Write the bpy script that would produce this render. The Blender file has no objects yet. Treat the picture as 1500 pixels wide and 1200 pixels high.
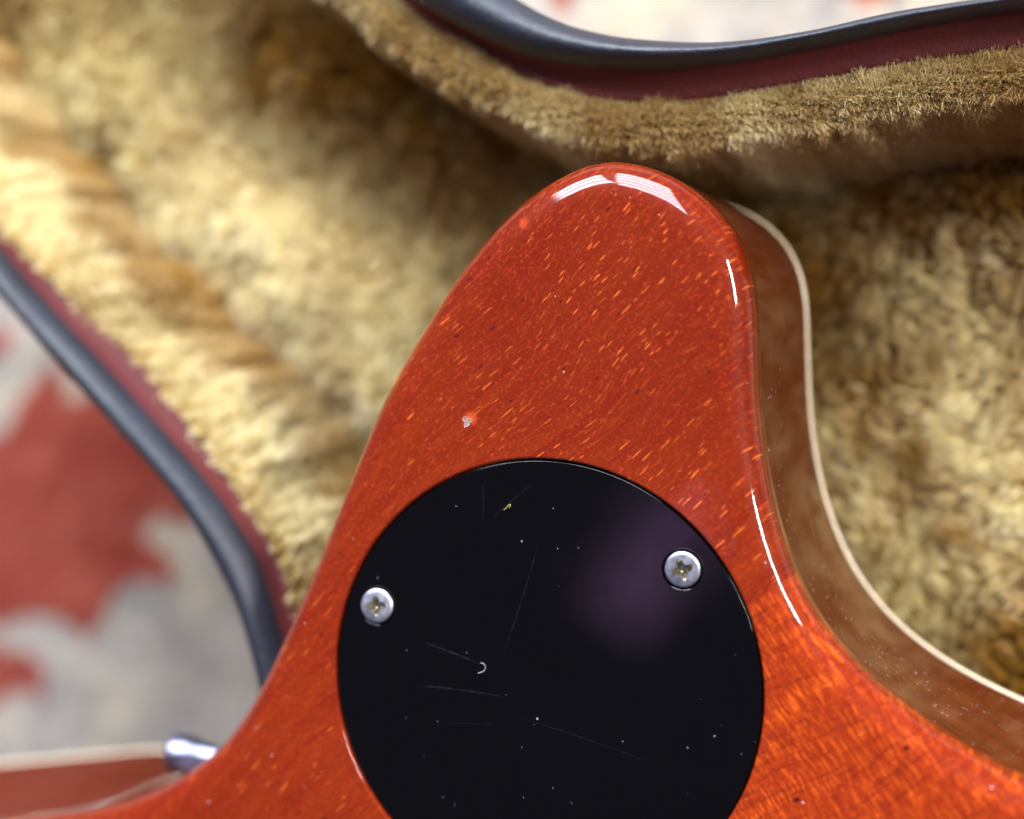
import bpy, bmesh, math, random
import numpy as np
from mathutils import Vector, Matrix
random.seed(7); rng = np.random.default_rng(11)
S = bpy.context.scene
COL = S.collection

# ------------------------------------------------------------------ camera
F_PX, CX, CY = 2400.0, 750.0, 600.0          # a 58 mm view of a 1500 x 1200 picture
NAD = (1575.0, 500.0)                        # where "straight down" falls in the picture
Z_BACK = 0.170                               # height of the guitar's back above the rug
CAM_H = Z_BACK + 0.262
_n = np.array([(NAD[0]-CX)/F_PX, (NAD[1]-CY)/F_PX, 1.0]); _n /= np.linalg.norm(_n)
UP = -_n
XA = np.array([1.0, 0, 0]) - UP[0]*UP; XA /= np.linalg.norm(XA)
YA = np.cross(UP, XA)
W = np.array([XA, YA, UP])                   # lens axes -> room axes
def P(px, py, z):
    """the point at height z that lies along this line of sight"""
    d = W @ np.array([(px-CX)/F_PX, (py-CY)/F_PX, 1.0])
    t = (z-CAM_H)/d[2]
    return np.array([d[0]*t, d[1]*t, z])
cd = bpy.data.cameras.new('camera'); cam = bpy.data.objects.new('camera', cd); COL.objects.link(cam)
R = np.array([W @ np.array([1., 0, 0]), W @ np.array([0, -1., 0]), W @ np.array([0, 0, -1.])]).T
M = Matrix([list(R[0])+[0], list(R[1])+[0], list(R[2])+[CAM_H], [0, 0, 0, 1]])
cam.matrix_world = M
cd.sensor_width = 36; cd.lens = 36*F_PX/1500; cd.clip_start = 0.01; cd.clip_end = 50
foc = P(800, 640, Z_BACK)
cd.dof.use_dof = True
cd.dof.focus_distance = float(abs((W.T @ (foc-np.array([0, 0, CAM_H])))[2]))
cd.dof.aperture_fstop = 4.5
S.camera = cam

# ------------------------------------------------------------------ light and exposure
S.view_settings.view_transform = 'Standard'; S.view_settings.look = 'None'
S.view_settings.exposure = 0.12; S.view_settings.gamma = 1
wd = bpy.data.worlds.new('World'); S.world = wd; wd.use_nodes = True
bg = wd.node_tree.nodes['Background']; bg.inputs[0].default_value = (0.58, 0.60, 0.78, 1); bg.inputs[1].default_value = 0.17
TGT = np.array([-0.06, -0.02, Z_BACK])
def area(name, direction, dist, w, h, power, color, stripes=0, target=TGT):
    d = np.array(direction, float); d /= np.linalg.norm(d)
    l = bpy.data.lights.new(name, 'AREA'); l.shape = 'RECTANGLE'; l.size = w; l.size_y = h
    l.energy = power; l.color = color
    o = bpy.data.objects.new(name, l); COL.objects.link(o)
    o.location = Vector(target + d*dist)
    o.rotation_euler = Vector(d).to_track_quat('Z', 'Y').to_euler()
    if stripes:
        l.use_nodes = True; nt = l.node_tree; em = nt.nodes['Emission']
        g = nt.nodes.new('ShaderNodeNewGeometry'); sp = nt.nodes.new('ShaderNodeSeparateXYZ')
        nt.links.new(g.outputs['Parametric'], sp.inputs[0])
        m = nt.nodes.new('ShaderNodeMath'); m.operation = 'MULTIPLY'; m.inputs[1].default_value = stripes
        nt.links.new(sp.outputs[1], m.inputs[0])
        f = nt.nodes.new('ShaderNodeMath'); f.operation = 'FRACT'; nt.links.new(m.outputs[0], f.inputs[0])
        r = nt.nodes.new('ShaderNodeMapRange'); r.inputs[1].default_value = .78; r.inputs[2].default_value = .82
        r.inputs[3].default_value = 1.0; r.inputs[4].default_value = .08
        nt.links.new(f.outputs[0], r.inputs[0]); nt.links.new(r.outputs[0], em.inputs['Strength'])
    return o
area('window_pane_light', (-0.50, 0.84, 0.66), 1.9, .66, 1.0, 52, (.84, .91, 1.0), 3)
area('window_pane_light', (0.04, 0.90, 0.64), 1.9, .85, 1.35, 76, (.83, .91, 1.0), 5)
area('side_window_light', (0.82, 0.27, 0.60), 2.2, .60, .08, 46, (1.0, .96, .89))
_c = P(960, 822, Z_BACK); _k = (1.4+.262)/.262          # added mauve lamp, itself unseen, makes the plum patch mirrored in the cover
g_ = area('added_mauve_lamp', (0, 0, 1), 1.4, .075, .16, .040, (.90, .46, 1.0), target=np.array([_c[0]*_k, _c[1]*_k, Z_BACK]))
g_.rotation_euler[2] = math.radians(-35)

# ------------------------------------------------------------------ helpers
def link(name, me, mats, parent=None, smooth=True, kind=None):
    o = bpy.data.objects.new(name, me); COL.objects.link(o)
    for m in (mats if isinstance(mats, (list, tuple)) else [mats]): me.materials.append(m)
    if smooth: me.shade_smooth()
    if parent: o.parent = parent; o.matrix_parent_inverse = Matrix.Translation(parent.location).inverted()
    if kind: o['kind'] = kind
    return o
def empty(name, loc, label, cat):
    o = bpy.data.objects.new(name, None); COL.objects.link(o); o.location = loc
    o.empty_display_size = .02; o['label'] = label; o['category'] = cat; return o
def from_py(name, v, f):
    me = bpy.data.meshes.new(name); me.from_pydata([tuple(map(float, p)) for p in v], [], [tuple(map(int, q)) for q in f]); me.update(); return me
def bm_mesh(name, bm, sharp=None):
    bm.normal_update()
    if sharp:
        for e in bm.edges:
            if len(e.link_faces) == 2 and e.calc_face_angle(0) > math.radians(sharp): e.smooth = False
    me = bpy.data.meshes.new(name); bm.to_mesh(me); bm.free(); return me
def catmull(pts, n=12, closed=False):
    pts = np.array(pts, float); m = len(pts); out = []
    rngi = range(m if closed else m-1)
    for i in rngi:
        p = [pts[(i+k-1) % m] if closed else pts[min(max(i+k-1, 0), m-1)] for k in range(4)]
        for t in np.linspace(0, 1, n, endpoint=False):
            # centripetal-ish uniform Catmull-Rom
            out.append(.5*((2*p[1])+(-p[0]+p[2])*t+(2*p[0]-5*p[1]+4*p[2]-p[3])*t*t+(-p[0]+3*p[1]-3*p[2]+p[3])*t**3))
    if not closed: out.append(pts[-1])
    return np.array(out)
def resample(c, n, closed=False):
    c = np.array(c, float)
    if closed: c = np.vstack([c, c[:1]])
    s = np.r_[0, np.cumsum(np.linalg.norm(np.diff(c, axis=0), axis=1))]
    u = np.linspace(0, s[-1], n, endpoint=not closed)
    return np.array([np.interp(u, s, c[:, k]) for k in range(c.shape[1])]).T
def smooth_closed(a, it):
    for _ in range(it): a = (np.roll(a, 1, 0)+2*a+np.roll(a, -1, 0))/4
    return a
def vnoise(x, y, seed=0):
    """smooth value noise for arrays"""
    xi = np.floor(x).astype(np.int64); yi = np.floor(y).astype(np.int64); fx = x-xi; fy = y-yi
    fx = fx*fx*(3-2*fx); fy = fy*fy*(3-2*fy)
    def h(a, b):
        k = (a*374761393 + b*668265263 + seed*1442695041) & 0xffffffff
        k = ((k ^ (k >> 13))*1274126177) & 0xffffffff
        k = k ^ (k >> 16)
        return (k & 0xffffff)/float(0xffffff)
    return (h(xi, yi)*(1-fx)+h(xi+1, yi)*fx)*(1-fy)+(h(xi, yi+1)*(1-fx)+h(xi+1, yi+1)*fx)*fy
def fbm(x, y, seed=0, o=3):
    return sum(vnoise(x*2**k, y*2**k, seed+k)*.5**k for k in range(o))/sum(.5**k for k in range(o))

# material kit
class NT:
    def __init__(s, name):
        s.m = bpy.data.materials.new(name); s.m.use_nodes = True; s.t = s.m.node_tree
        s.b = s.t.nodes['Principled BSDF']; s.out = s.t.nodes['Material Output']
    def n(s, typ, **kw):
        x = s.t.nodes.new('ShaderNode'+typ)
        for k, v in kw.items(): setattr(x, k, v)
        return x
    def set(s, sock, v):
        if isinstance(v, bpy.types.NodeSocket): s.t.links.new(v, sock)
        else: sock.default_value = v
    def math(s, op, a, b=0.0, c=None, clamp=False):
        x = s.n('Math', operation=op, use_clamp=clamp); s.set(x.inputs[0], a); s.set(x.inputs[1], b)
        if c is not None: s.set(x.inputs[2], c)
        return x.outputs[0]
    def vm(s, op, a, b=(0, 0, 0)):
        x = s.n('VectorMath', operation=op); s.set(x.inputs[0], a); s.set(x.inputs[1], b)
        return x.outputs['Value'] if op in ('DOT_PRODUCT', 'LENGTH', 'DISTANCE') else x.outputs[0]
    def mix(s, f, a, b):
        x = s.n('Mix', data_type='RGBA'); s.set(x.inputs[0], f); s.set(x.inputs[6], a); s.set(x.inputs[7], b); return x.outputs[2]
    def rng(s, v, a, b, c=0., d=1., smooth=False):
        x = s.n('MapRange'); x.interpolation_type = 'SMOOTHSTEP' if smooth else 'LINEAR'
        for i, q in enumerate((v, a, b, c, d)): s.set(x.inputs[i], q)
        return x.outputs[0]
    def noise(s, vec, scale, detail=2, rough=.5, dist=0.):
        x = s.n('TexNoise'); s.set(x.inputs['Vector'], vec); x.inputs['Scale'].default_value = scale
        x.inputs['Detail'].default_value = detail; x.inputs['Roughness'].default_value = rough; x.inputs['Distortion'].default_value = dist
        return x.outputs[0], x.outputs[1]
    def voro(s, vec, scale, rnd=1.0):
        x = s.n('TexVoronoi'); s.set(x.inputs['Vector'], vec); x.inputs['Scale'].default_value = scale
        x.inputs['Randomness'].default_value = rnd; return x.outputs['Distance'], x.outputs['Color']
    def mapping(s, vec, rot=(0, 0, 0), scale=(1, 1, 1), loc=(0, 0, 0)):
        if rot != (0, 0, 0) and scale != (1, 1, 1): vec = s.mapping(vec, rot=rot); rot = (0, 0, 0)
        x = s.n('Mapping'); s.set(x.inputs[0], vec); x.inputs[1].default_value = loc; x.inputs[2].default_value = rot; x.inputs[3].default_value = scale
        return x.outputs[0]
    def obj(s): return s.n('TexCoord').outputs['Object']
    def sep(s, v):
        x = s.n('SeparateXYZ'); s.set(x.inputs[0], v); return x.outputs
    def bump(s, h, strength, dist, prev=None):
        x = s.n('Bump'); s.set(x.inputs['Height'], h); x.inputs['Strength'].default_value = strength; x.inputs['Distance'].default_value = dist
        if prev is not None: s.set(x.inputs['Normal'], prev)
        return x.outputs[0]
    def p(s, **kw):
        for k, v in kw.items(): s.set(s.b.inputs[k.replace('_', ' ')], v)
        return s
RGB = lambda r, g, b: (r, g, b, 1)
def rgb8(r, g, b):
    f = lambda c: (c/255/12.92 if c <= 10 else ((c/255+.055)/1.055)**2.4)
    return (f(r), f(g), f(b), 1)

# ---- lacquered mahogany (wing and neck block)
ORG = P(800, 640, Z_BACK)     # both blocks are drawn round this point, in metres
def dust(k, vec, col, scale, r, dens, tint=(.75, .72, .78, 1), seed=(0, 0, 0)):
    v = k.mapping(vec, loc=seed)
    d, c = k.voro(v, scale)
    cs = k.sep(c)
    rad = k.math('MULTIPLY', k.math('POWER', cs[1], 3.0), r)
    m = k.math('MULTIPLY', k.math('LESS_THAN', d, k.math('ADD', rad, r*.35)), k.math('GREATER_THAN', cs[0], 1-dens))
    return m, k.mix(k.math('MULTIPLY', m, .75), col, tint)
def spot(k, vec, pt, r0, r1):
    d = k.vm('DISTANCE', k.vm('ADD', vec, k.vm('MULTIPLY', k.vm('SUBTRACT', k.noise(vec, 900, 2)[1], (.5, .5, .5)), (.0012, .0012, 0))), tuple(map(float, pt)))
    return k.rng(d, r0, r1, 1, 0, True)
def flecks(k, vec, ang, scale, stretch, thr, r, wob):
    """short bright vessels running along the grain"""
    v = k.mapping(k.vm('ADD', vec, wob), rot=(0, 0, -ang), scale=(1, stretch, 1))
    v = k.mapping(v, scale=(1, 1, .0))
    d, c = k.voro(v, scale)
    cs = k.sep(c)
    lim = k.math('MULTIPLY', k.rng(cs[1], 0, 1, .35, 1.0), r)
    return k.math('MULTIPLY', k.rng(d, k.math('MULTIPLY', lim, .6), lim, 1, 0, True), k.rng(cs[0], thr, thr+.08))
def wood(name, block):
    k = NT(name); o = k.obj(); s_ = k.sep(o)
    ang = math.radians(44 if not block else 32)
    lo = k.noise(o, 9, 2)[0]
    wv = k.noise(o, 14, 2)[1]
    wob = k.vm('MULTIPLY', k.vm('SUBTRACT', wv, (.5, .5, .5)), (.020, .020, 0))
    grain = k.mapping(k.vm('ADD', o, wob), rot=(0, 0, -ang), scale=(1, 9, 1))
    g1 = k.noise(grain, 45, 4, .6)[0]
    g2 = k.noise(grain, 260, 3, .65)[0]
    fine = k.noise(o, 1500, 2, .6)[0]
    if not block:
        base = k.mix(k.rng(lo, .35, .65), rgb8(108, 29, 5), rgb8(136, 44, 9))
        gs = k.noise(k.mapping(k.vm('ADD', o, wob), rot=(0, 0, -ang), scale=(1, 14, 1)), 22, 4, .62)[0]
        base = k.mix(k.math('MULTIPLY', k.rng(gs, .44, .62, smooth=True), .6), base, rgb8(112, 22, 5))
        base = k.mix(k.math('MULTIPLY', k.rng(g1, .35, .7), .55), base, rgb8(104, 20, 6))
        base = k.mix(k.math('MULTIPLY', k.rng(g2, .55, .8), .5), base, rgb8(206, 70, 26))
        base = k.mix(k.math('MULTIPLY', k.rng(fine, .55, .75), .35), base, rgb8(205, 72, 30))
        base = k.mix(k.math('MULTIPLY', k.rng(fine, .48, .3), .3), base, rgb8(116, 22, 8))
        dens = k.noise(o, 28, 2)[0]
        rightw = spot(k, o, P(985, 590, Z_BACK)-ORG, .012, .050)     # more vessels toward the side edge
        dm = k.math('MULTIPLY', k.rng(dens, .36, .52), k.rng(rightw, 0, 1, .12, 1))
        f1 = k.math('MULTIPLY', flecks(k, o, ang, 270, 6.5, .25, .32, wob), dm)
        f2 = k.math('MULTIPLY', flecks(k, k.vm('ADD', o, (.3, .2, 0)), ang, 140, 8.5, .30, .20, wob), k.rng(dens, .38, .58, .45, 1))
        f3 = k.math('MULTIPLY', flecks(k, k.vm('ADD', o, (.9, .4, 0)), ang+.03, 90, 20, .40, .20, wob), k.rng(k.math('ADD', s_[1], k.math('MULTIPLY', s_[0], .5)), -.012, -.050, .22, 1))
        fm = k.math('MAXIMUM', k.math('MAXIMUM', f1, k.math('MULTIPLY', f2, .85)), k.math('MULTIPLY', f3, .75))
        fm = k.math('MULTIPLY', fm, k.rng(fine, .3, .6, .55, 1))
        base = k.mix(k.math('MULTIPLY', fm, .8), base, rgb8(246, 122, 48))
        d1 = flecks(k, k.vm('ADD', o, (.7, .1, 0)), ang, 420, 2.6, .84, .30, wob)
        base = k.mix(k.math('MULTIPLY', d1, .8), base, rgb8(48, 10, 8))
        # paler bare patches round the knocks in the finish
        base = k.mix(k.math('MULTIPLY', spot(k, o, P(689, 613, Z_BACK)-ORG, .0003, .0016), .45), base, rgb8(235, 96, 44))
        base = k.mix(k.math('MULTIPLY', spot(k, o, P(765, 325, Z_BACK)-ORG, .0002, .0015), .45), base, rgb8(228, 84, 40))
    else:
        base = k.mix(k.rng(lo, .35, .65), rgb8(122, 32, 7), rgb8(150, 46, 11))
        wv2 = k.noise(o, 60, 3)[1]
        wob2 = k.vm('MULTIPLY', k.vm('SUBTRACT', wv2, (.5, .5, .5)), (.0035, .0035, 0))
        cross = k.mapping(k.vm('ADD', o, wob2), rot=(0, 0, -(ang+math.radians(93))), scale=(1, 8, 1))
        c1 = k.noise(cross, 230, 3, .6)[0]
        msk = k.noise(k.mapping(o, rot=(0, 0, -ang), scale=(1, 4, 1)), 55, 2)[0]
        base = k.mix(k.math('MULTIPLY', k.rng(c1, .50, .64, smooth=True), k.rng(msk, .32, .6, .25, .95)), base, rgb8(208, 84, 20))
        base = k.mix(k.math('MULTIPLY', k.rng(c1, .46, .34, smooth=True), .6), base, rgb8(124, 28, 6))
        lines = k.noise(k.mapping(k.vm('ADD', o, wob), rot=(0, 0, -ang), scale=(1, 16, 1)), 75, 3, .6)[0]
        base = k.mix(k.math('MULTIPLY', k.rng(lines, .50, .62), .5), base, rgb8(104, 22, 10))
        f2 = flecks(k, o, ang, 140, 11, .72, .15, wob)
        base = k.mix(k.math('MULTIPLY', f2, .55), base, rgb8(252, 140, 60))
        d1 = flecks(k, k.vm('ADD', o, (.7, .1, 0)), ang, 330, 1.8, .88, .34, wob)
        base = k.mix(k.math('MULTIPLY', d1, .9), base, rgb8(40, 10, 8))
        base = k.mix(k.math('MULTIPLY', k.rng(fine, .55, .75), .3), base, rgb8(240, 110, 40))
    # the side wall: plainer, browner wood, its colour darkened for the weak light there
    side = k.mix(k.rng(k.noise(k.mapping(o, scale=(1, 1, 6)), 40, 3)[0], .35, .65), rgb8(88, 32, 10), rgb8(98, 36, 12))
    zz = k.rng(s_[2], -.0055, -.0085, 0, 1, True)
    base = k.mix(zz, base, side)
    dm1, base = dust(k, o, base, 620, .09, .10, seed=(.1, .2, .3))
    dsm, dcol = dust(k, o, base, 1500, .30, .26, tint=(.6, .56, .62, 1), seed=(.5, .1, .9))
    dustzone = k.math('MULTIPLY', zz, k.rng(k.noise(o, 38, 2)[0], .42, .56))
    base = k.mix(k.math('MULTIPLY', dustzone, .75), base, dcol)
    wave = k.noise(o, 26, 2, .45)[0]
    peel = k.noise(o, 420, 1)[0]
    nb = k.bump(k.math('MULTIPLY', wave, k.math('SUBTRACT', 1.0, k.math('MULTIPLY', zz, .8))), .55, .0009); nb = k.bump(peel, .12, .00006, nb); nb = k.bump(k.noise(o, 120, 2)[0], .5, .00012, nb)
    k.p(Base_Color=base, Roughness=.42, Coat_Weight=1.0, Coat_Roughness=k.rng(k.noise(o, 24, 3, .6)[0], .42, .68, .018, .075), Coat_IOR=1.5, Coat_Normal=nb, Specular_IOR_Level=.06)
    k.p(Normal=k.bump(g2, .2, .0002))
    return k.m
M_WING = wood('lacquered_mahogany', False); M_BLOCK = wood('lacquered_neck_mahogany', True)

k = NT('cream_binding'); k.p(Base_Color=k.mix(k.noise(k.obj(), 60, 2)[0], rgb8(248, 234, 206), rgb8(240, 218, 184)), Roughness=.3, Coat_Weight=.6, Coat_Roughness=.1); M_BIND = k.m

def seg_mask(k, o, a, b, w):
    """thin line a-b lying on the cover, used for one scratch"""
    a = np.array(a); b = np.array(b); L = np.linalg.norm(b-a); u = (b-a)/L; nrm = np.array([-u[1], u[0], 0])
    q = k.vm('SUBTRACT', o, tuple(map(float, a)))
    t = k.vm('DOT_PRODUCT', q, tuple(map(float, u))); d = k.vm('DOT_PRODUCT', q, tuple(map(float, nrm)))
    bow = k.math('MULTIPLY', k.math('SINE', k.math('MULTIPLY', t, math.pi/L)), L*.012)
    d = k.math('ABSOLUTE', k.math('SUBTRACT', d, bow))
    m = k.rng(d, w*.4, w, 1, 0)
    m = k.math('MULTIPLY', m, k.rng(t, 0, L*.15)); return k.math('MULTIPLY', m, k.rng(t, L*.8, L, 1, 0))
ZC = Z_BACK-.0004                                   # top of the cover
CC = P(791, 1001, Z_BACK); CR = .0380               # centre and radius of the cavity
k = NT('gloss_black_plastic'); o = k.obj()
col = (0.0008, .0006, .0012, 1)
PC = lambda x, y: P(x, y, ZC)-CC
m_ = None
for a, b, w, s_ in (((620, 941), (708, 975), 6e-5, .55), ((610, 1004), (740, 1021), 6e-5, .4), ((790, 790), (735, 965), 5e-5, .28),
                 ((708, 705), (706, 780), 5e-5, .22), ((720, 760), (785, 705), 5e-5, .2), ((755, 1050), (960, 1120), 5e-5, .18), ((640, 1060), (740, 1062), 5e-5, .15), ((860, 882), (960, 868), 4e-5, .15)):
    q = k.math('MULTIPLY', seg_mask(k, o, PC(*a), PC(*b), w), s_); m_ = q if m_ is None else k.math('MAXIMUM', m_, q)
br = k.noise(o, 900, 2)[0]; m_ = k.math('MULTIPLY', m_, k.rng(br, .38, .6, .3, 1))
col = k.mix(m_, col, rgb8(84, 70, 80))
edge = k.rng(k.vm('LENGTH', k.vm('MULTIPLY', o, (1, 1, 0))), CR*.94, CR, 0, 1)
_, col = dust(k, o, col, 330, .055, .22, tint=(.34, .34, .42, 1), seed=(.3, .3, .3))
dm, c2 = dust(k, o, col, 900, .13, .10, tint=(.35, .38, .55, 1), seed=(.8, .3, .1))
zone = k.math('MAXIMUM', edge, k.math('MULTIPLY', k.rng(k.noise(o, 45, 2)[0], .52, .62), .7))
col = k.mix(zone, col, c2)
k.p(Base_Color=col, Roughness=k.rng(k.noise(o, 34, 4, .65)[0], .4, .7, .035, .16), Specular_IOR_Level=.5, Normal=k.bump(k.noise(o, 14, 1)[0], .3, .00012)); M_BLACK = k.m
k = NT('cavity_shadow_black'); k.p(Base_Color=RGB(.012, .006, .005), Roughness=.8); M_CAV = k.m

k = NT('bright_nickel'); o = k.obj(); nz = k.noise(o, 900, 3)[0]
k.p(Base_Color=k.mix(nz, rgb8(196, 196, 214), rgb8(222, 218, 232)), Metallic=1.0, Roughness=k.rng(nz, .3, .7, .34, .5), Normal=k.bump(k.noise(o, 2600, 3, .6)[0], .35, .00006)); M_SCREW = k.m
k = NT('chrome'); k.p(Base_Color=rgb8(150, 150, 180), Metallic=1.0, Roughness=.34); M_CHROME = k.m
k = NT('grimy_recess_metal'); o = k.obj(); k.p(Base_Color=k.mix(k.noise(o, 1800, 3)[0], rgb8(150, 138, 116), rgb8(205, 200, 186)), Metallic=1.0, Roughness=.3); M_RECESS = k.m
k = NT('chipped_lacquer'); o = k.obj(); nz = k.noise(o, 1400, 2)[0]
k.p(Base_Color=k.mix(nz, rgb8(116, 84, 84), rgb8(186, 146, 138)), Roughness=.25, Coat_Weight=1, Coat_Roughness=.08); M_CHIP = k.m

# ------------------------------------------------------------------ electric guitar
gtr = empty('electric_guitar', Vector(ORG), 'glossy red brown mahogany guitar lying face down in the plush lined case', 'guitar')
BACK = [(-700, 1262), (-500, 1250), (-300, 1235), (-180, 1224), (-60, 1213), (30, 1203), (90, 1195), (134, 1188), (185, 1176), (230, 1158), (270, 1135), (307, 1108), (345, 1068), (383, 1006), (422, 922), (460, 836), (498, 740), (524, 675), (550, 613), (574, 563), (600, 516),
        (656, 425), (692, 375), (730, 330), (762, 299), (795, 274), (820, 259), (843, 248), (864, 240), (886, 236), (907, 236), (929, 239), (955, 246), (981, 257), (1008, 272), (1033, 292), (1052, 311), (1068, 332), (1081, 354), (1090, 378), (1097, 407), (1102, 443),
        (1105, 503), (1107, 568), (1111, 620), (1116, 663), (1126, 723), (1142, 785), (1167, 854), (1200, 913), (1250, 973), (1312, 1029), (1375, 1076), (1437, 1113), (1500, 1147), (1620, 1195), (1800, 1250), (2100, 1310), (2100, 2100), (-700, 2100)]
FRONT = np.array([(1107, 308), (1142, 334), (1168, 382), (1181, 428), (1184, 503), (1187, 590), (1194, 655), (1205, 711), (1219, 758), (1246, 821), (1292, 887), (1346, 937), (1408, 979), (1500, 1025), (1620, 1072), (1800, 1125), (2100, 1190)], float)
RO = .0048; Z_FRONT = .120; KF = (CAM_H-Z_BACK)/(CAM_H-Z_FRONT)
def nearest(p, line):
    best = None
    for u, v in zip(line[:-1], line[1:]):
        t = np.clip((p-u)@(v-u)/((v-u)@(v-u)), 0, 1); q = u+t*(v-u); d = np.linalg.norm(p-q)
        if best is None or d < best[0]: best = (d, q)
    return best[1]
fd = catmull(FRONT, 8)
bcurve = catmull(BACK, 10, closed=True)
NO = 620
bidx = resample(bcurve, NO, closed=True)
fpx = []
for p in bidx:
    m = np.array(NAD)+(p-np.array(NAD))*KF
    if 1010 < p[0] < 2090 and p[1] < 1400:
        q = nearest(m, fd); w = np.clip((p[1]-290)/60, 0, 1) if p[0] < 1100 else 1.0
        q = nearest(m, fd)
        m = m*(1-w)+q*w
    elif 700 < p[0] <= 1010 and p[1] < 500:
        m = m+np.array([0, 9.0])*np.clip((p[0]-700)/200, 0, 1)
    if 0 < p[0] < 500 and p[1] > 800: m = m+np.array([0, 26.0])*np.clip(p[0]/70, 0, 1)
    fpx.append(m)
fpx = smooth_closed(np.array(fpx), 10)
back = np.array([P(p[0], p[1], Z_BACK-RO*.7)[:2] for p in bidx])
back = smooth_closed(back, 3)
front = np.array([P(p[0], p[1], Z_FRONT)[:2] for p in fpx])
def normals2(c):
    t = np.roll(c, -1, 0)-np.roll(c, 1, 0); t /= np.linalg.norm(t, axis=1)[:, None]
    n = np.c_[t[:, 1], -t[:, 0]]
    if ((c-c.mean(0))*n).sum() < 0: n = -n
    return n
NB = smooth_closed(normals2(back), 4); NB /= np.linalg.norm(NB, axis=1)[:, None]
A_ = np.linalg.norm
def build_body():
    bm = bmesh.new(); rings = []
    def ring(xy, z):
        r = [bm.verts.new((x-ORG[0], y-ORG[1], z-ORG[2])) for x, y in xy]; rings.append(r); return r
    ring(front-normals2(front)*.03, Z_FRONT)
    ring(front-normals2(front)*.0005, Z_FRONT)
    ring(front, Z_FRONT+.0005)
    for t in (.15, .3, .45, .6, .75, .9, 1.0):
        z = Z_FRONT+.001+(Z_BACK-RO-Z_FRONT-.001)*t
        ring(front*(1-t)+back*t, z)
    for a in np.linspace(0, 90, 15)[1:]:
        a = math.radians(a)
        ring(back-NB*RO*1.25*(1-math.cos(a)), Z_BACK-RO+RO*math.sin(a))
    for r0, r1 in zip(rings[:-1], rings[1:]):
        for i in range(NO):
            j = (i+1) % NO; bm.faces.new((r0[i], r0[j], r1[j], r1[i]))
    # cavity for the cover: rounded lip, then its wall and floor
    NH = 160; hr = []
    def circ(r, z): return [bm.verts.new((CC[0]+r*math.cos(a)-ORG[0], CC[1]+r*math.sin(a)-ORG[1], z-ORG[2])) for a in np.linspace(0, 2*math.pi, NH, endpoint=False)]
    rl = .0005
    for a in np.linspace(0, 90, 6):
        a = math.radians(a); hr.append(circ(CR+.00012+rl*(1-math.sin(a)), Z_BACK-rl+rl*math.cos(a)))
    hr.append(circ(CR+.00012, Z_BACK-.0035)); hr.append(circ(CR-.004, Z_BACK-.0035))
    for r0, r1 in zip(hr[:-1], hr[1:]):
        for i in range(NH):
            j = (i+1) % NH; bm.faces.new((r0[i], r0[j], r1[j], r1[i]))
    bm.edges.ensure_lookup_table()
    es = []
    for loop in (rings[-1], hr[0]):
        for i in range(len(loop)):
            e = bm.edges.get((loop[i], loop[(i+1) % len(loop)])); es.append(e)
    bmesh.ops.triangle_fill(bm, use_beauty=True, use_dissolve=False, edges=es)
    bmesh.ops.recalc_face_normals(bm, faces=bm.faces)
    # make sure the back faces up
    up = [f for f in bm.faces if abs(f.normal.z) > .99 and f.calc_center_median().z > -1e-5]
    if up and sum(f.normal.z for f in up) < 0:
        for f in bm.faces: f.normal_flip()
    return bm
# glue line between the horn wing and the neck block
s0 = P(1093, 887, Z_BACK)-ORG; s1 = P(1156, 846, Z_BACK)-ORG; sd = s1-s0
pn = Vector((-sd[1], sd[0], 0)).normalized()
for nm, mat, outer in (('body', M_WING, False), ('neck_block', M_BLOCK, True)):
    bm = build_body()
    bmesh.ops.bisect_plane(bm, geom=bm.verts[:]+bm.edges[:]+bm.faces[:], plane_co=Vector(s0), plane_no=pn, clear_outer=outer, clear_inner=not outer, dist=1e-7)
    me = bm_mesh(nm, bm, 40)
    o = link(nm, me, mat); o.parent = gtr
    for p_ in me.polygons: p_.use_smooth = not (abs(p_.normal.z) > .99995 and abs(p_.center.z) < 1e-5)
    if outer: o['label'] = 'brighter orange cross figured wood right of the glue line'
# binding: cream bead round the front edge
NF = normals2(front); NF = smooth_closed(NF, 3)
v = []; f = []; prof = [(-.0006, 0.0), (.0001, -.0002), (.0002, .0003), (.0003, .0008), (.0002, .0012), (.0000, .0015), (-.0006, .0015)]
for i in range(NO):
    for a, b in prof: v.append((front[i, 0]+NF[i, 0]*a-ORG[0], front[i, 1]+NF[i, 1]*a-ORG[1], Z_FRONT+b-ORG[2]))
K = len(prof)
for i in range(NO):
    for j in range(K-1):
        a = i*K+j; b = ((i+1) % NO)*K+j; f.append((a, b, b+1, a+1))
o = link('binding', from_py('binding', v, f), M_BIND); o.parent = gtr

# control cover with two screw holes
scr = [(P(1000, 834, ZC), .2, 0.00300, .35), (P(552.5, 887, ZC), -.25, .00300, .1)]
bm = bmesh.new(); NH = 160; SH = 40
def circ_(c, r, z, n): return [bm.verts.new((c[0]+r*math.cos(a), c[1]+r*math.sin(a), z)) for a in np.linspace(0, 2*math.pi, n, endpoint=False)]
def strip(a, b):
    n = len(a)
    for i in range(n): bm.faces.new((a[i], a[(i+1) % n], b[(i+1) % n], b[i]))
ZT = ZC-CC[2]
o0 = circ_((0, 0), CR-.00036, ZT, NH); o1 = circ_((0, 0), CR-.00028, ZT-.00004, NH); o2 = circ_((0, 0), CR-.00022, ZT-.00015, NH); o3 = circ_((0, 0), CR-.0002, ZT-.0024, NH)
strip(o3, o2); strip(o2, o1); strip(o1, o0)
es = [bm.edges.get((o0[i], o0[(i+1) % NH])) for i in range(NH)]
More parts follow.
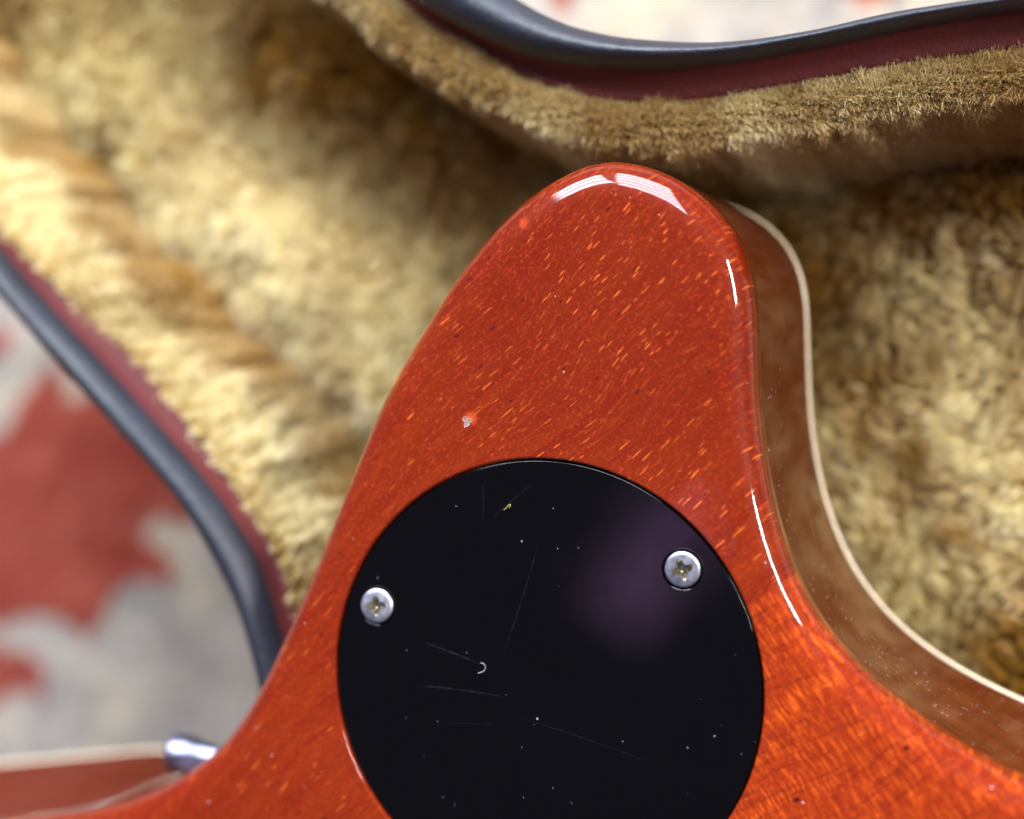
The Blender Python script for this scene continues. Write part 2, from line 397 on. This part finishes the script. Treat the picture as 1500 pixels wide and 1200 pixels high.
for c, tl, rr, _ in scr:
    c = c-CC
    a = circ_(c, rr+.00055, ZT, SH); a1 = circ_(c, rr+.00035, ZT-.00012, SH); b = circ_(c, rr+.00012, ZT-.0006, SH); d = circ_(c, rr*.5, ZT-.0022, SH)
    strip(a, a1); strip(a1, b); strip(b, d); es += [bm.edges.get((a[i], a[(i+1) % SH])) for i in range(SH)]
bmesh.ops.triangle_fill(bm, use_beauty=True, edges=es)
bmesh.ops.recalc_face_normals(bm, faces=bm.faces)
cover = bpy.data.objects.new('control_cover', bm_mesh('control_cover', bm, 60)); COL.objects.link(cover)
cover.data.materials.append(M_BLACK); cover.data.shade_smooth() if False else None
for p in cover.data.polygons: p.use_smooth = abs(p.normal.z) < .9995
cover.parent = gtr; cover.location = Vector(CC-ORG)
cover['label'] = 'round glossy black plastic control cover with scratches'
bm = bmesh.new(); c0 = bm.verts.new((0, 0, 0)); rr_ = [bm.verts.new((CR*math.cos(a), CR*math.sin(a), 0)) for a in np.linspace(0, 2*math.pi, 64, endpoint=False)]
for i in range(64): bm.faces.new((c0, rr_[i], rr_[(i+1) % 64]))
cf = bpy.data.objects.new('cavity_floor', bm_mesh('cavity_floor', bm)); COL.objects.link(cf); cf.data.materials.append(M_CAV); cf.parent = gtr; cf.location = Vector(CC-ORG+np.array([0, 0, -.0036]))

def screw_mesh(r, cross_rot):
    """pan screw head with a worn cross recess"""
    bm = bmesh.new(); n = 56
    ang = np.linspace(0, 2*math.pi, n, endpoint=False)
    def ring(rad, z): return [bm.verts.new((rad*math.cos(a), rad*math.sin(a), z)) for a in ang]
    prof = [(r*.55, -.0019), (r*.97, -.0005), (r, -.0001), (r*.985, .00018), (r*.93, .00034), (r*.86, .00042)]
    rings = [ring(a, b) for a, b in prof]
    for a, b in zip(rings[:-1], rings[1:]):
        for i in range(n): bm.faces.new((a[i], a[(i+1) % n], b[(i+1) % n], b[i]))
    # four-winged recess outline
    out = []
    for q in range(4):
        a = q*math.pi/2
        for x, y in ((.57*r, -.15*r), (.61*r, 0), (.57*r, .15*r), (.33*r, .18*r), (.235*r, .235*r)):
            out.append((x*math.cos(a)-y*math.sin(a), x*math.sin(a)+y*math.cos(a)))
        out.append((.16*r*math.cos(a+math.pi/2)-(-.30*r)*math.sin(a+math.pi/2)*0, 0)) if False else None
    zt = .00042+.00003
    L0 = [bm.verts.new((x, y, zt)) for x, y in out]
    L1 = [bm.verts.new((x*.90, y*.86, zt-.00025)) for x, y in out]
    L2 = [bm.verts.new((x*.45, y*.45, zt-.0013)) for x, y in out]
    m = len(out); fs = []
    for a, b in ((L0, L1), (L1, L2)):
        for i in range(m): fs.append(bm.faces.new((a[i], a[(i+1) % m], b[(i+1) % m], b[i])))
    fs.append(bm.faces.new(L2))
    es = [bm.edges.get((L0[i], L0[(i+1) % m])) for i in range(m)]+[bm.edges.get((rings[-1][i], rings[-1][(i+1) % n])) for i in range(n)]
    bmesh.ops.triangle_fill(bm, use_beauty=True, edges=es)
    bmesh.ops.recalc_face_normals(bm, faces=bm.faces)
    for f_ in fs: f_.material_index = 1
    for v_ in bm.verts: v_.co = Matrix.Rotation(cross_rot, 3, 'Z') @ v_.co
    me = bm_mesh('screw', bm, 32)
    for p in me.polygons: p.use_smooth = p.material_index == 0
    return me
for i, (c, tl, rr, cr) in enumerate(scr):
    s = bpy.data.objects.new('screw', screw_mesh(rr, cr)); COL.objects.link(s)
    s.data.materials.append(M_SCREW); s.data.materials.append(M_RECESS)
    s.parent = cover; s.location = Vector(c-CC)+Vector((0, 0, .00005)); s.rotation_euler = (math.radians(3.0 if i == 0 else -2.5), math.radians(2.5), 0)

# chip knocked out of the lacquer: shallow flaked pit with a raised rim
c = P(684, 618, Z_BACK)
bm = bmesh.new(); n = 15; rad = [.00072*(1+.25*math.sin(3*a+1)+.16*math.sin(5*a)) for a in np.linspace(0, 2*math.pi, n, endpoint=False)]
rs = []
for sc_, z in ((1.12, .00001), (1.0, .00012), (.82, .00004), (.45, .00003)):
    rs.append([bm.verts.new((rad[i]*sc_*math.cos(a), rad[i]*sc_*1.15*math.sin(a), z+random.uniform(-1, 1)*.00004*(sc_ < 1.1))) for i, a in enumerate(np.linspace(0, 2*math.pi, n, endpoint=False))])
for a, b in zip(rs[:-1], rs[1:]):
    for i in range(n): bm.faces.new((a[i], a[(i+1) % n], b[(i+1) % n], b[i]))
bm.faces.new(rs[-1])
bmesh.ops.recalc_face_normals(bm, faces=bm.faces)
o = link('finish_chip', bm_mesh('finish_chip', bm), M_CHIP, smooth=False); o.parent = gtr; o.location = Vector(c-ORG)

# chrome strap button on the waist of the body
def lathe(prof, n=36):
    v = []; f = []
    for r, h in prof:
        for a in np.linspace(0, 2*math.pi, n, endpoint=False): v.append((r*math.cos(a), r*math.sin(a), h))
    for j in range(len(prof)-1):
        for i in range(n): a = j*n+i; b = j*n+(i+1) % n; f.append((a, b, b+n, a+n))
    v.append((0, 0, prof[-1][1])); t = len(v)-1
    for i in range(n): f.append(((len(prof)-1)*n+i, (len(prof)-1)*n+(i+1) % n, t))
    return v, f
pa = P(352, 1116, .143); pb = P(224, 1100, .146); ax = Vector(pb-pa)
v, f = lathe([(.0046, 0), (.0048, .0008), (.0034, .0016), (.0027, .004), (.0027, .0064), (.0032, .0088), (.0038, .0105), (.0040, .0118), (.0040, .0138), (.0036, .0146), (.0022, .0149)])
o = link('strap_button', from_py('strap_button', v, f), M_CHROME); o.parent = gtr
o.rotation_euler = ax.to_track_quat('Z', 'Y').to_euler(); o.location = Vector(pa-ORG)

# ------------------------------------------------------------------ guitar case
case = empty('guitar_case', Vector((-.1, .05, 0)), 'open guitar case with gold plush lining, maroon lip and black edge', 'guitar case')
Z_RIM = .150; Z_FLOOR = .106
LO = [(-420, -60), (-300, 90), (-170, 238), (-60, 368), (15, 447), (92, 538), (176, 630), (235, 696), (276, 750), (326, 838), (356, 905), (383, 1004), (398, 1100), (404, 1250), (400, 1450)]
LB = [(-350, -130), (-235, 20), (-115, 170), (-20, 290) , (0, 377), (55, 443), (128, 520), (205, 607), (279, 690), (322, 745), (368, 817), (393, 893), (412, 960), (440, 1080), (452, 1250), (450, 1450)]
LB[3] = (-52, 316)
LM = [(-330, -160), (-210, -5), (-95, 142), (-45, 300), (0, 351), (73, 417), (147, 491), (220, 571), (293, 652), (350, 737), (399, 817), (428, 905), (448, 960), (475, 1080), (490, 1250), (490, 1450)]
LM[1] = (-230, 70); LM[2] = (-130, 195); LM[0] = (-345, -85); LB[0] = (-375, -60); LB[1] = (-262, 85); LB[2] = (-150, 222)
TO = [(400, -330), (520, -210), (610, -120), (690, -45), (759, 0), (803, 25), (854, 44), (930, 58), (1057, 63), (1183, 47), (1310, 19), (1436, 0), (1560, -18), (1750, -30), (2000, -20)]
TB = [(280, -330), (400, -210), (490, -120), (560, -50), (607, 0), (677, 40), (740, 70), (803, 88), (898, 101), (993, 101), (1120, 85), (1247, 60), (1373, 35), (1500, 16), (1750, 0), (2000, 10)]
TM = [(245, -330), (365, -200), (455, -105), (525, -45), (580, 0), (632, 38), (708, 80), (772, 113), (835, 135), (930, 147), (1025, 143), (1120, 127), (1247, 104), (1373, 82), (1500, 68), (1750, 52), (2000, 60)]
def world_curve(px, z, n=260):
    c = catmull(px, 10); w = np.array([P(p[0], p[1], z) for p in c]); return resample(w, n)
def loft(name, rows, mat, parent):
    v = np.concatenate(rows); n = len(rows[0]); f = []
    for j in range(len(rows)-1):
        for i in range(n-1): a = j*n+i; f.append((a, a+1, a+n+1, a+n))
    me = from_py(name, v-np.array(parent.location), f)
    bm = bmesh.new(); bm.from_mesh(me); bmesh.ops.recalc_face_normals(bm, faces=bm.faces); bm.to_mesh(me); bm.free()
    o = link(name, me, mat); o.parent = parent; return o
k = NT('black_vinyl_edge'); o = k.obj(); nz = k.noise(o, 700, 3, .6)[0]; lg = k.noise(o, 60, 3)[0]
k.p(Base_Color=k.mix(lg, rgb8(14, 17, 28), rgb8(30, 36, 54)), Roughness=k.rng(lg, .3, .7, .46, .62), Specular_IOR_Level=.8, Normal=k.bump(nz, .5, .0005)); M_TRIM = k.m
k = NT('black_case_shell'); k.p(Base_Color=rgb8(22, 22, 26), Roughness=.6, Normal=k.bump(k.voro(k.obj(), 500)[0], .6, .0006)); M_SHELL = k.m
k = NT('maroon_lip'); o = k.obj(); k.p(Base_Color=k.mix(k.noise(o, 90, 3)[0], rgb8(76, 20, 22), rgb8(98, 30, 30)), Roughness=.7, Sheen_Weight=.3, Sheen_Tint=rgb8(190, 80, 90), Normal=k.bump(k.noise(o, 900, 2)[0], .4, .0004)); M_LIP = k.m
curves = {}
for nm, O_, B_, M_ in (('left', LO, LB, LM), ('top', TO, TB, TM)):
    B_ = [(p[0]+(7 if nm == 'left' else 0), p[1]-(3 if nm == 'left' else 0)) for p in B_]
    if nm == 'left': M_ = [(m0*1.0+b0*.0, m1*1.0+b1*.0) for (m0, m1), (b0, b1) in zip(M_, B_)]
    a = world_curve(O_, Z_RIM); b = world_curve(B_, Z_RIM); m = world_curve(M_, Z_RIM-.003)
    # pair points by nearest position so that sections stay square to the edge
    pairb = np.array([b[np.argmin(((b-p)**2).sum(1))] for p in a]); pairb = np.array([np.convolve(np.pad(pairb[:, q], 6, 'edge'), np.ones(13)/13, 'valid') for q in range(3)]).T
    rows = [a+np.array([0, 0, -.010])]
    for t in np.linspace(0, 1, 11):
        rows.append(a*(1-t)+pairb*t+np.array([0, 0, .0048*math.sin(math.pi*(.04+.92*t))**.8]))
    rows.append(pairb+np.array([0, 0, -.010]))
    loft('edge_trim', rows, M_TRIM, case)
    pm = np.array([m[np.argmin(((m-p)**2).sum(1))] for p in b]); pm = np.array([np.convolve(np.pad(pm[:, q], 6, 'edge'), np.ones(13)/13, 'valid') for q in range(3)]).T
    rows = [b*(1-t)+pm*t+np.array([0, 0, -.0008-.0012*math.sin(math.pi*t)]) for t in np.linspace(-.05, 1.0, 7)]
    dirn = (pm-b); dirn[:, 2] = 0; dirn /= (np.linalg.norm(dirn, axis=1)[:, None]+1e-9)
    rows.append(pm+dirn*.002+np.array([0, 0, -.012]))
    loft('inner_lip', rows, M_LIP, case)
    ad = (a-pairb); ad[:, 2] = 0; ad /= (np.linalg.norm(ad, axis=1)[:, None]+1e-9)
    rows = [a-ad*.0008+np.array([0, 0, z-Z_RIM])+ad*w for z, w in ((Z_RIM-.004, 0), (.12, -.006), (.07, -.020), (.02, -.030), (.004, -.034))]
    rows.append(pairb-ad*.03+np.array([0, 0, .004-Z_RIM]))
    loft('case_wall', rows, M_SHELL, case)
    curves[nm] = m[:, :2]

# plush bed: a height field between the two lips
def sdist(X, Y, line, sign):
    best = np.full(X.shape, 1e9); sg = np.ones(X.shape)
    for u, v_ in zip(line[:-1], line[1:]):
        e = v_-u; L2 = e@e+1e-16; t = np.clip(((X-u[0])*e[0]+(Y-u[1])*e[1])/L2, 0, 1)
        dx = X-u[0]-t*e[0]; dy = Y-u[1]-t*e[1]; d = dx*dx+dy*dy; c = e[0]*dy-e[1]*dx
        upd = d < best; best = np.where(upd, d, best); sg = np.where(upd, np.sign(c), sg)
    return np.sqrt(best)*sg*sign
cl = resample(curves['left'], 120); ct = resample(curves['top'], 200)
q0 = P(-260, -260, Z_RIM); q1 = P(1760, 1500, Z_FLOOR)
x0, x1, y0, y1 = q0[0]-.01, q1[0]+.02, q1[1]-.02, q0[1]+.02
ST = .0012
gx = np.arange(x0, x1, ST); gy = np.arange(y0, y1, ST); X, Y = np.meshgrid(gx, gy)
inside_pt = P(300, 250, Z_FLOOR)
def sgn_for(line): return 1.0 if sdist(np.array([[inside_pt[0]]]), np.array([[inside_pt[1]]]), line, 1.0)[0, 0] > 0 else -1.0
DL = sdist(X, Y, cl, sgn_for(cl)); DT = sdist(X, Y, ct, sgn_for(ct))
sst = lambda v_, a, b: (lambda t: t*t*(3-2*t))(np.clip((v_-a)/(b-a), 0, 1))
wT = 1-sst(DT+.0016*(fbm(X*40, Y*40, 5)-.5), .0070, .0125)
wL = 1-sst(DL+.003*(fbm(X*45, Y*45, 9)-.5), .0010, .0085)
bulgeT = np.where(DT < .0075, .0035*np.sin(np.clip(DT/.0075, 0, 1)*math.pi), 0)
bulgeL = .0030*np.sin(np.clip(DL/.006, 0, 1)*math.pi)
gxl = fbm(X*16, Y*16, 21); 
und = .010*(gxl-.5)+.008*(fbm(X*38, Y*38, 33)-.5)+.0055*(fbm(X*105, Y*105, 35, 2)-.5)
# long soft fold that runs beside the left wall
crease = -.004*np.exp(-((DL-.006)/.004)**2)+.007*np.exp(-((DL-.030)/.016)**2)-.003*np.exp(-((DL-.060)/.012)**2)
H = Z_RIM-.006-(Z_FLOOR+.003)
wM = np.maximum(wT, wL)
Z = (Z_FLOOR-.006+und+crease)*(1-wM)+(Z_RIM-.0065)*wM+bulgeT*wT*.8+bulgeL*wL
near_g = np.zeros_like(X, bool)
# the bed gives way under the guitar
def in_poly(x, y, poly):
    r = np.zeros(x.shape, bool); n = len(poly); j = n-1
    for i in range(n):
        xi, yi = poly[i]; xj, yj = poly[j]
        c = ((yi > y) != (yj > y)); 
        with np.errstate(divide='ignore', invalid='ignore'):
            r ^= c & (x < (xj-xi)*(y-yi)/(yj-yi+1e-15)+xi)
        j = i
    return r
fp = front[::6]
under = in_poly(X, Y, fp)
Z = np.where(under, np.minimum(Z, Z_FRONT-.0005), Z)
okm = (DL > -.0012) & (DT > -.0012)
ny, nx = X.shape
vid = -np.ones(X.shape, int); use = okm.copy()
vid[use] = np.arange(use.sum())
V = np.c_[X[use], Y[use], Z[use]]-np.array(case.location)
q = use[:-1, :-1] & use[1:, :-1] & use[:-1, 1:] & use[1:, 1:]
Fq = np.c_[vid[:-1, :-1][q], vid[:-1, 1:][q], vid[1:, 1:][q], vid[1:, :-1][q]]
k = NT('plush_backing'); o = k.obj()
k.p(Base_Color=k.mix(k.noise(o, 50, 4)[0], rgb8(112, 76, 26), rgb8(150, 110, 48)), Roughness=1.0, Specular_IOR_Level=.1, Sheen_Weight=.4); M_BED = k.m
o = link('plush_lining', from_py('plush_lining', V, Fq), M_BED); o.parent = case

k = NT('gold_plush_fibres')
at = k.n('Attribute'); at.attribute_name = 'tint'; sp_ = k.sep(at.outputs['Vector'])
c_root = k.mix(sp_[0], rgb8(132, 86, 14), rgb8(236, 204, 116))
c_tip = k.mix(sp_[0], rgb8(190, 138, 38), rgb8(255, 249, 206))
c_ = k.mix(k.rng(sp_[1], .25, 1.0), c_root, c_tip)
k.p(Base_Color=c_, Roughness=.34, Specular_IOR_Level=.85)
tr = k.n('BsdfTranslucent'); k.set(tr.inputs[0], c_); mx = k.n('MixShader'); mx.inputs[0].default_value = .25
k.t.links.new(k.b.outputs[0], mx.inputs[1]); k.t.links.new(tr.outputs[0], mx.inputs[2]); k.t.links.new(mx.outputs[0], k.out.inputs[0])
M_FIB = k.m

Zy, Zx = np.gradient(Z, ST)
# keep fibres to where the lens or its neighbours can see them
def project(x, y, z):
    d = (np.stack([x, y, z-CAM_H], -1)) @ W; return CX+F_PX*d[..., 0]/d[..., 2], CY+F_PX*d[..., 1]/d[..., 2]
PXg, PYg = project(X, Y, Z)
deep = in_poly(X, Y, (front-normals2(front)*.012)[::6])
vis = use & (PXg > -130) & (PXg < 1640) & (PYg > -130) & (PYg < 1330) & (DL > .0004) & (DT > .0004) & ~deep
wt = np.where(vis, np.sqrt(1+Zx**2+Zy**2), 0); wt = np.minimum(wt, 9)*np.where(DT < .012, 4.0, 1)
NFIB = 520000
pr = (wt/wt.sum()).ravel(); idx = rng.choice(X.size, NFIB, p=pr)
jx = (rng.random(NFIB)-.5)*ST; jy = (rng.random(NFIB)-.5)*ST
bx = X.ravel()[idx]+jx; by = Y.ravel()[idx]+jy
zx = Zx.ravel()[idx]; zy = Zy.ravel()[idx]; bz = Z.ravel()[idx]+zx*jx+zy*jy
nn = np.c_[-zx, -zy, np.ones(NFIB)]; nn /= np.linalg.norm(nn, axis=1)[:, None]
dtf = DT.ravel()[idx]
# nap: smooth swirling lean, clumped into tufts
th = (fbm(bx*18, by*18, 51)*2-1)*3.4+(fbm(bx*60, by*60, 61)*2-1)*1.6
lean = .35+.9*fbm(bx*30, by*30, 71)
nap = np.c_[np.cos(th+2.3), np.sin(th+2.3), np.zeros(NFIB)]
CS = .0030
def hsh(a, b, s_): return vnoise(a, b, s_)
ux = bx/CS+1.6*fbm(bx*90, by*90, 3); uy = by/CS+1.6*fbm(bx*90+9, by*90, 4)
bd = np.full(NFIB, 1e9); cxi = np.zeros(NFIB); cyi = np.zeros(NFIB); ox = np.zeros(NFIB); oy = np.zeros(NFIB)
for ix in (-1, 0, 1):
    for iy in (-1, 0, 1):
        a_ = np.floor(ux)+ix; b_ = np.floor(uy)+iy
        px_ = a_+hsh(a_, b_, 81); py_ = b_+hsh(a_, b_, 82); d_ = (px_-ux)**2+(py_-uy)**2
        u_ = d_ < bd; bd = np.where(u_, d_, bd); cxi = np.where(u_, a_, cxi); cyi = np.where(u_, b_, cyi)
        ox = np.where(u_, px_-ux, ox); oy = np.where(u_, py_-uy, oy)
ccx = bx+ox*CS; ccy = by+oy*CS
rimz = dtf < .016
pull = np.c_[ccx-bx, ccy-by, np.zeros(NFIB)]*np.where(rimz, .12, 1)[:, None]
ln = .0043*(.75+.5*rng.random(NFIB))*(.8+.4*hsh(cxi, cyi, 83))
rimf = np.clip(dtf/.02, .50, 1)*(.7+.6*fbm(bx*160, by*160, 44, 2))*np.clip(DL.ravel()[idx]/.004, .45, 1); ln *= rimf
tuft = hsh(cxi, cyi, 84)
d1_ = nn+nap*lean[:, None]*.5+rng.normal(0, .14, (NFIB, 3)); d1_ /= np.linalg.norm(d1_, axis=1)[:, None]
base_ = np.c_[bx, by, bz]
mid = base_+d1_*ln[:, None]*.5+pull*.15
d2_ = nn*.6+nap*lean[:, None]*np.where(rimz, .45, 1)[:, None]+rng.normal(0, 1, (NFIB, 3))*np.where(rimz, .42, .26)[:, None]+np.c_[np.cos(tuft*44), np.sin(tuft*44), np.zeros(NFIB)]*np.where(rimz, .0, .35)[:, None]; d2_ /= np.linalg.norm(d2_, axis=1)[:, None]
tip = mid+d2_*ln[:, None]*.5+pull*.30
ra = rng.random(NFIB)*math.pi; side = np.c_[np.cos(ra), np.sin(ra), rng.normal(0, .3, NFIB)]
side -= d1_*(side*d1_).sum(1)[:, None]; side /= np.linalg.norm(side, axis=1)[:, None]
wd_ = np.where(dtf < .012, .00008, .00018)*(.7+.6*rng.random(NFIB)); sw = side*wd_[:, None]
VV = np.stack([base_-sw, base_+sw, mid-sw*.85, mid+sw*.85, tip-sw*.35, tip+sw*.35], 1).reshape(-1, 3)
me = bpy.data.meshes.new('plush_pile')
me.vertices.add(NFIB*6); me.vertices.foreach_set('co', (VV-np.array(case.location)).astype(np.float32).ravel())
b6 = np.arange(NFIB)[:, None]*6
FF = np.concatenate([b6+np.array([[0, 1, 3, 2]]), b6+np.array([[2, 3, 5, 4]])], 1).reshape(-1, 4)
me.loops.add(FF.size); me.loops.foreach_set('vertex_index', FF.astype(np.int32).ravel())
me.polygons.add(len(FF)); me.polygons.foreach_set('loop_start', np.arange(0, FF.size, 4, dtype=np.int32))
me.update(calc_edges=True)
ta = me.attributes.new('tint', 'FLOAT_VECTOR', 'POINT')
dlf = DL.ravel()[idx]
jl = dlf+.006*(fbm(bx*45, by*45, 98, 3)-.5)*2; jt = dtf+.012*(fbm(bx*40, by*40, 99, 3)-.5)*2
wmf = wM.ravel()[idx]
# pile tint paints in shade along the crease and light on wall and ridge
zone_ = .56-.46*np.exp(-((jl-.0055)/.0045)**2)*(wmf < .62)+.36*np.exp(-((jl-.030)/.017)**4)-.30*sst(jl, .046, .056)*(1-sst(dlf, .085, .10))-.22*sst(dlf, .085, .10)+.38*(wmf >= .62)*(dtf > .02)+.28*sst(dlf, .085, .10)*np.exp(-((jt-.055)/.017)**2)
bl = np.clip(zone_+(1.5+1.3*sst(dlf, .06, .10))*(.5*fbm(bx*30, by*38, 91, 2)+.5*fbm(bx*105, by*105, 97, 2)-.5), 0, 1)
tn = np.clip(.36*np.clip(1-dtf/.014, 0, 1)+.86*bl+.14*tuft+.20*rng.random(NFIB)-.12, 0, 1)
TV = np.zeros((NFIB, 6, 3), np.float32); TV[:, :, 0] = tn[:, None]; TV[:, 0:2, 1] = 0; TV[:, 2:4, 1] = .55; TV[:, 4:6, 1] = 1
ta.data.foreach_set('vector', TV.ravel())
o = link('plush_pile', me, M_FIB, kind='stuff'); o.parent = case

# ------------------------------------------------------------------ rug and floor
RED = [[(-420, 760), (-200, 690), (-60, 655), (0, 632), (22, 598), (48, 560), (75, 538), (92, 556), (108, 585), (150, 560), (260, 560), (420, 620), (480, 720), (400, 760), (268, 768), (230, 757), (211, 772), (215, 790), (245, 809), (252, 832), (249, 855), (230, 857), (207, 847), (180, 859), (161, 886), (138, 922), (123, 943), (103, 921), (73, 904), (35, 906), (0, 920), (-60, 905), (-120, 940), (-260, 900), (-420, 960)],
       [(-200, 930), (0, 948), (31, 951), (54, 966), (70, 1000), (66, 1024), (38, 1008), (15, 1011), (0, 1028), (-60, 1060), (-200, 1050)],
       [(770, -40), (800, -22), (822, 14), (845, 22), (838, 2), (850, -30), (900, -60), (880, -120), (800, -140)],
       [(1180, -60), (1240, -10), (1262, 6), (1300, 0), (1330, -16), (1380, -60), (1300, -120)],
       [(-260, 340), (-120, 420), (-40, 470), (10, 480), (20, 500), (-20, 530), (-140, 520), (-300, 460)]]
REDW = [np.array([P(a, b, 0.0)[:2] for a, b in catmull(pl, 5, closed=True)]) for pl in RED]
rx = np.concatenate([np.linspace(-1.1, -.42, 24)[:-1], np.arange(-.42, .34, .0022), np.linspace(.345, 1.1, 24)])
ry = np.concatenate([np.linspace(-1.1, -.34, 24)[:-1], np.arange(-.34, .34, .0022), np.linspace(.345, 1.1, 24)])
GX, GY = np.meshgrid(rx, ry)
wx = GX+.0022*(fbm(GX*90, GY*90, 7)-.5); wy = GY+.0022*(fbm(GX*90, GY*90, 8)-.5)
msk = np.zeros(GX.shape)
for pl in REDW: msk = np.maximum(msk, in_poly(wx, wy, pl).astype(float))
# beyond the traced motifs the pattern simply goes on: scrolls of the same red
far = (np.hypot(GX+.05, GY) > .36)
msk = np.where(far, (np.sin(GX*21+3*fbm(GX*5, GY*5, 3))*np.cos(GY*18+3*fbm(GX*5, GY*5, 4)) > .15).astype(float), msk)
gz = .0022*(fbm(GX*300, GY*300, 12)-.5)+.0015*(fbm(GX*60, GY*60, 13)-.5)
nyr, nxr = GX.shape; ids = np.arange(nyr*nxr).reshape(nyr, nxr)
rf = np.c_[ids[:-1, :-1].ravel(), ids[:-1, 1:].ravel(), ids[1:, 1:].ravel(), ids[1:, :-1].ravel()]
me = from_py('rug', np.c_[GX.ravel(), GY.ravel(), gz.ravel()], rf)
ra_ = me.attributes.new('pattern', 'FLOAT', 'POINT'); ra_.data.foreach_set('value', msk.ravel().astype(np.float32))
k = NT('wool_rug'); o = k.obj(); at = k.n('Attribute'); at.attribute_name = 'pattern'
n1 = k.noise(o, 45, 3, .6)[0]; n2 = k.noise(o, 240, 3, .6)[0]; st_ = k.noise(k.mapping(o, rot=(0, 0, math.radians(-38)), scale=(1, 6, 1)), 60, 3)[0]
red = k.mix(k.rng(n1, .35, .65), rgb8(146, 54, 38), rgb8(170, 82, 64)); red = k.mix(k.math('MULTIPLY', k.rng(st_, .42, .60), .75), red, rgb8(128, 40, 24)); red = k.mix(k.math('MULTIPLY', k.rng(st_, .40, .28), .5), red, rgb8(206, 124, 104))
gry = k.mix(k.rng(n1, .35, .65), rgb8(160, 149, 138), rgb8(188, 174, 162)); gry = k.mix(k.math('MULTIPLY', k.rng(n2, .52, .68), .55), gry, rgb8(140, 138, 150))
gry = k.mix(k.math('MULTIPLY', k.rng(k.noise(o, 38, 2)[0], .5, .62), .8), gry, rgb8(196, 180, 156)); gry = k.mix(k.math('MULTIPLY', k.rng(k.noise(k.vm('ADD', o, (3, 1, 0)), 60, 2)[0], .54, .64), .7), gry, rgb8(142, 134, 132))
k.p(Base_Color=k.mix(at.outputs['Fac'], gry, red), Roughness=.95, Specular_IOR_Level=.1, Sheen_Weight=.25, Normal=k.bump(k.noise(o, 700, 2)[0], .6, .0012)); M_RUG = k.m
rug = link('rug', me, M_RUG); rug['label'] = 'cream and brick red patterned wool rug under the case'; rug['category'] = 'rug'
k = NT('floor_boards'); k.p(Base_Color=k.mix(k.noise(k.mapping(k.obj(), scale=(1, 8, 1)), 6, 4)[0], rgb8(120, 88, 60), rgb8(150, 112, 78)), Roughness=.5); M_FLOOR = k.m
o = link('floor', from_py('floor', [(-4, -4, -.008), (4, -4, -.008), (4, 4, -.008), (-4, 4, -.008)], [(0, 1, 2, 3)]), M_FLOOR, smooth=False, kind='structure')

# ------------------------------------------------------------------ lint lying on the cover
def tube(name, pts, r, mat, label):
    pts = catmull(pts, 6); org = pts[0].copy(); v = []; f = []; n = 6
    for i, p in enumerate(pts):
        t = pts[min(i+1, len(pts)-1)]-pts[max(i-1, 0)]; t /= np.linalg.norm(t); a = np.cross(t, [0, 0, 1]); a /= np.linalg.norm(a); b = np.cross(a, t)
        for q in range(n): an = q*2*math.pi/n; v.append(p-org+r*(a*math.cos(an)+b*math.sin(an)))
    for i in range(len(pts)-1):
        for q in range(n): s_ = i*n+q; e = i*n+(q+1) % n; f.append((s_, e, e+n, s_+n))
    o = link(name, from_py(name, v, f), mat); o.location = Vector(org); o['label'] = label; o['category'] = 'lint'; return o
k = NT('pale_lint'); k.p(Base_Color=rgb8(190, 186, 200), Roughness=.7); M_LINT = k.m
k = NT('yellow_lint'); k.p(Base_Color=rgb8(196, 180, 110), Roughness=.8); M_LINTY = k.m
zl = ZC+.00008
tube('lint_strand', [P(704, 971, zl), P(709, 973, zl+.0001), P(711, 979, zl), P(707, 984, zl), P(700, 986, zl)], 4.5e-5, M_LINT, 'pale curled lint hair on the middle left of the black cover')
tube('lint_strand', [P(738, 747, zl), P(742, 744, zl+.0001), P(744, 741, zl+.0001), P(748, 739, zl), P(746, 744, zl)], 5e-5, M_LINTY, 'tiny yellowish crumb of lint near the top of the black cover')
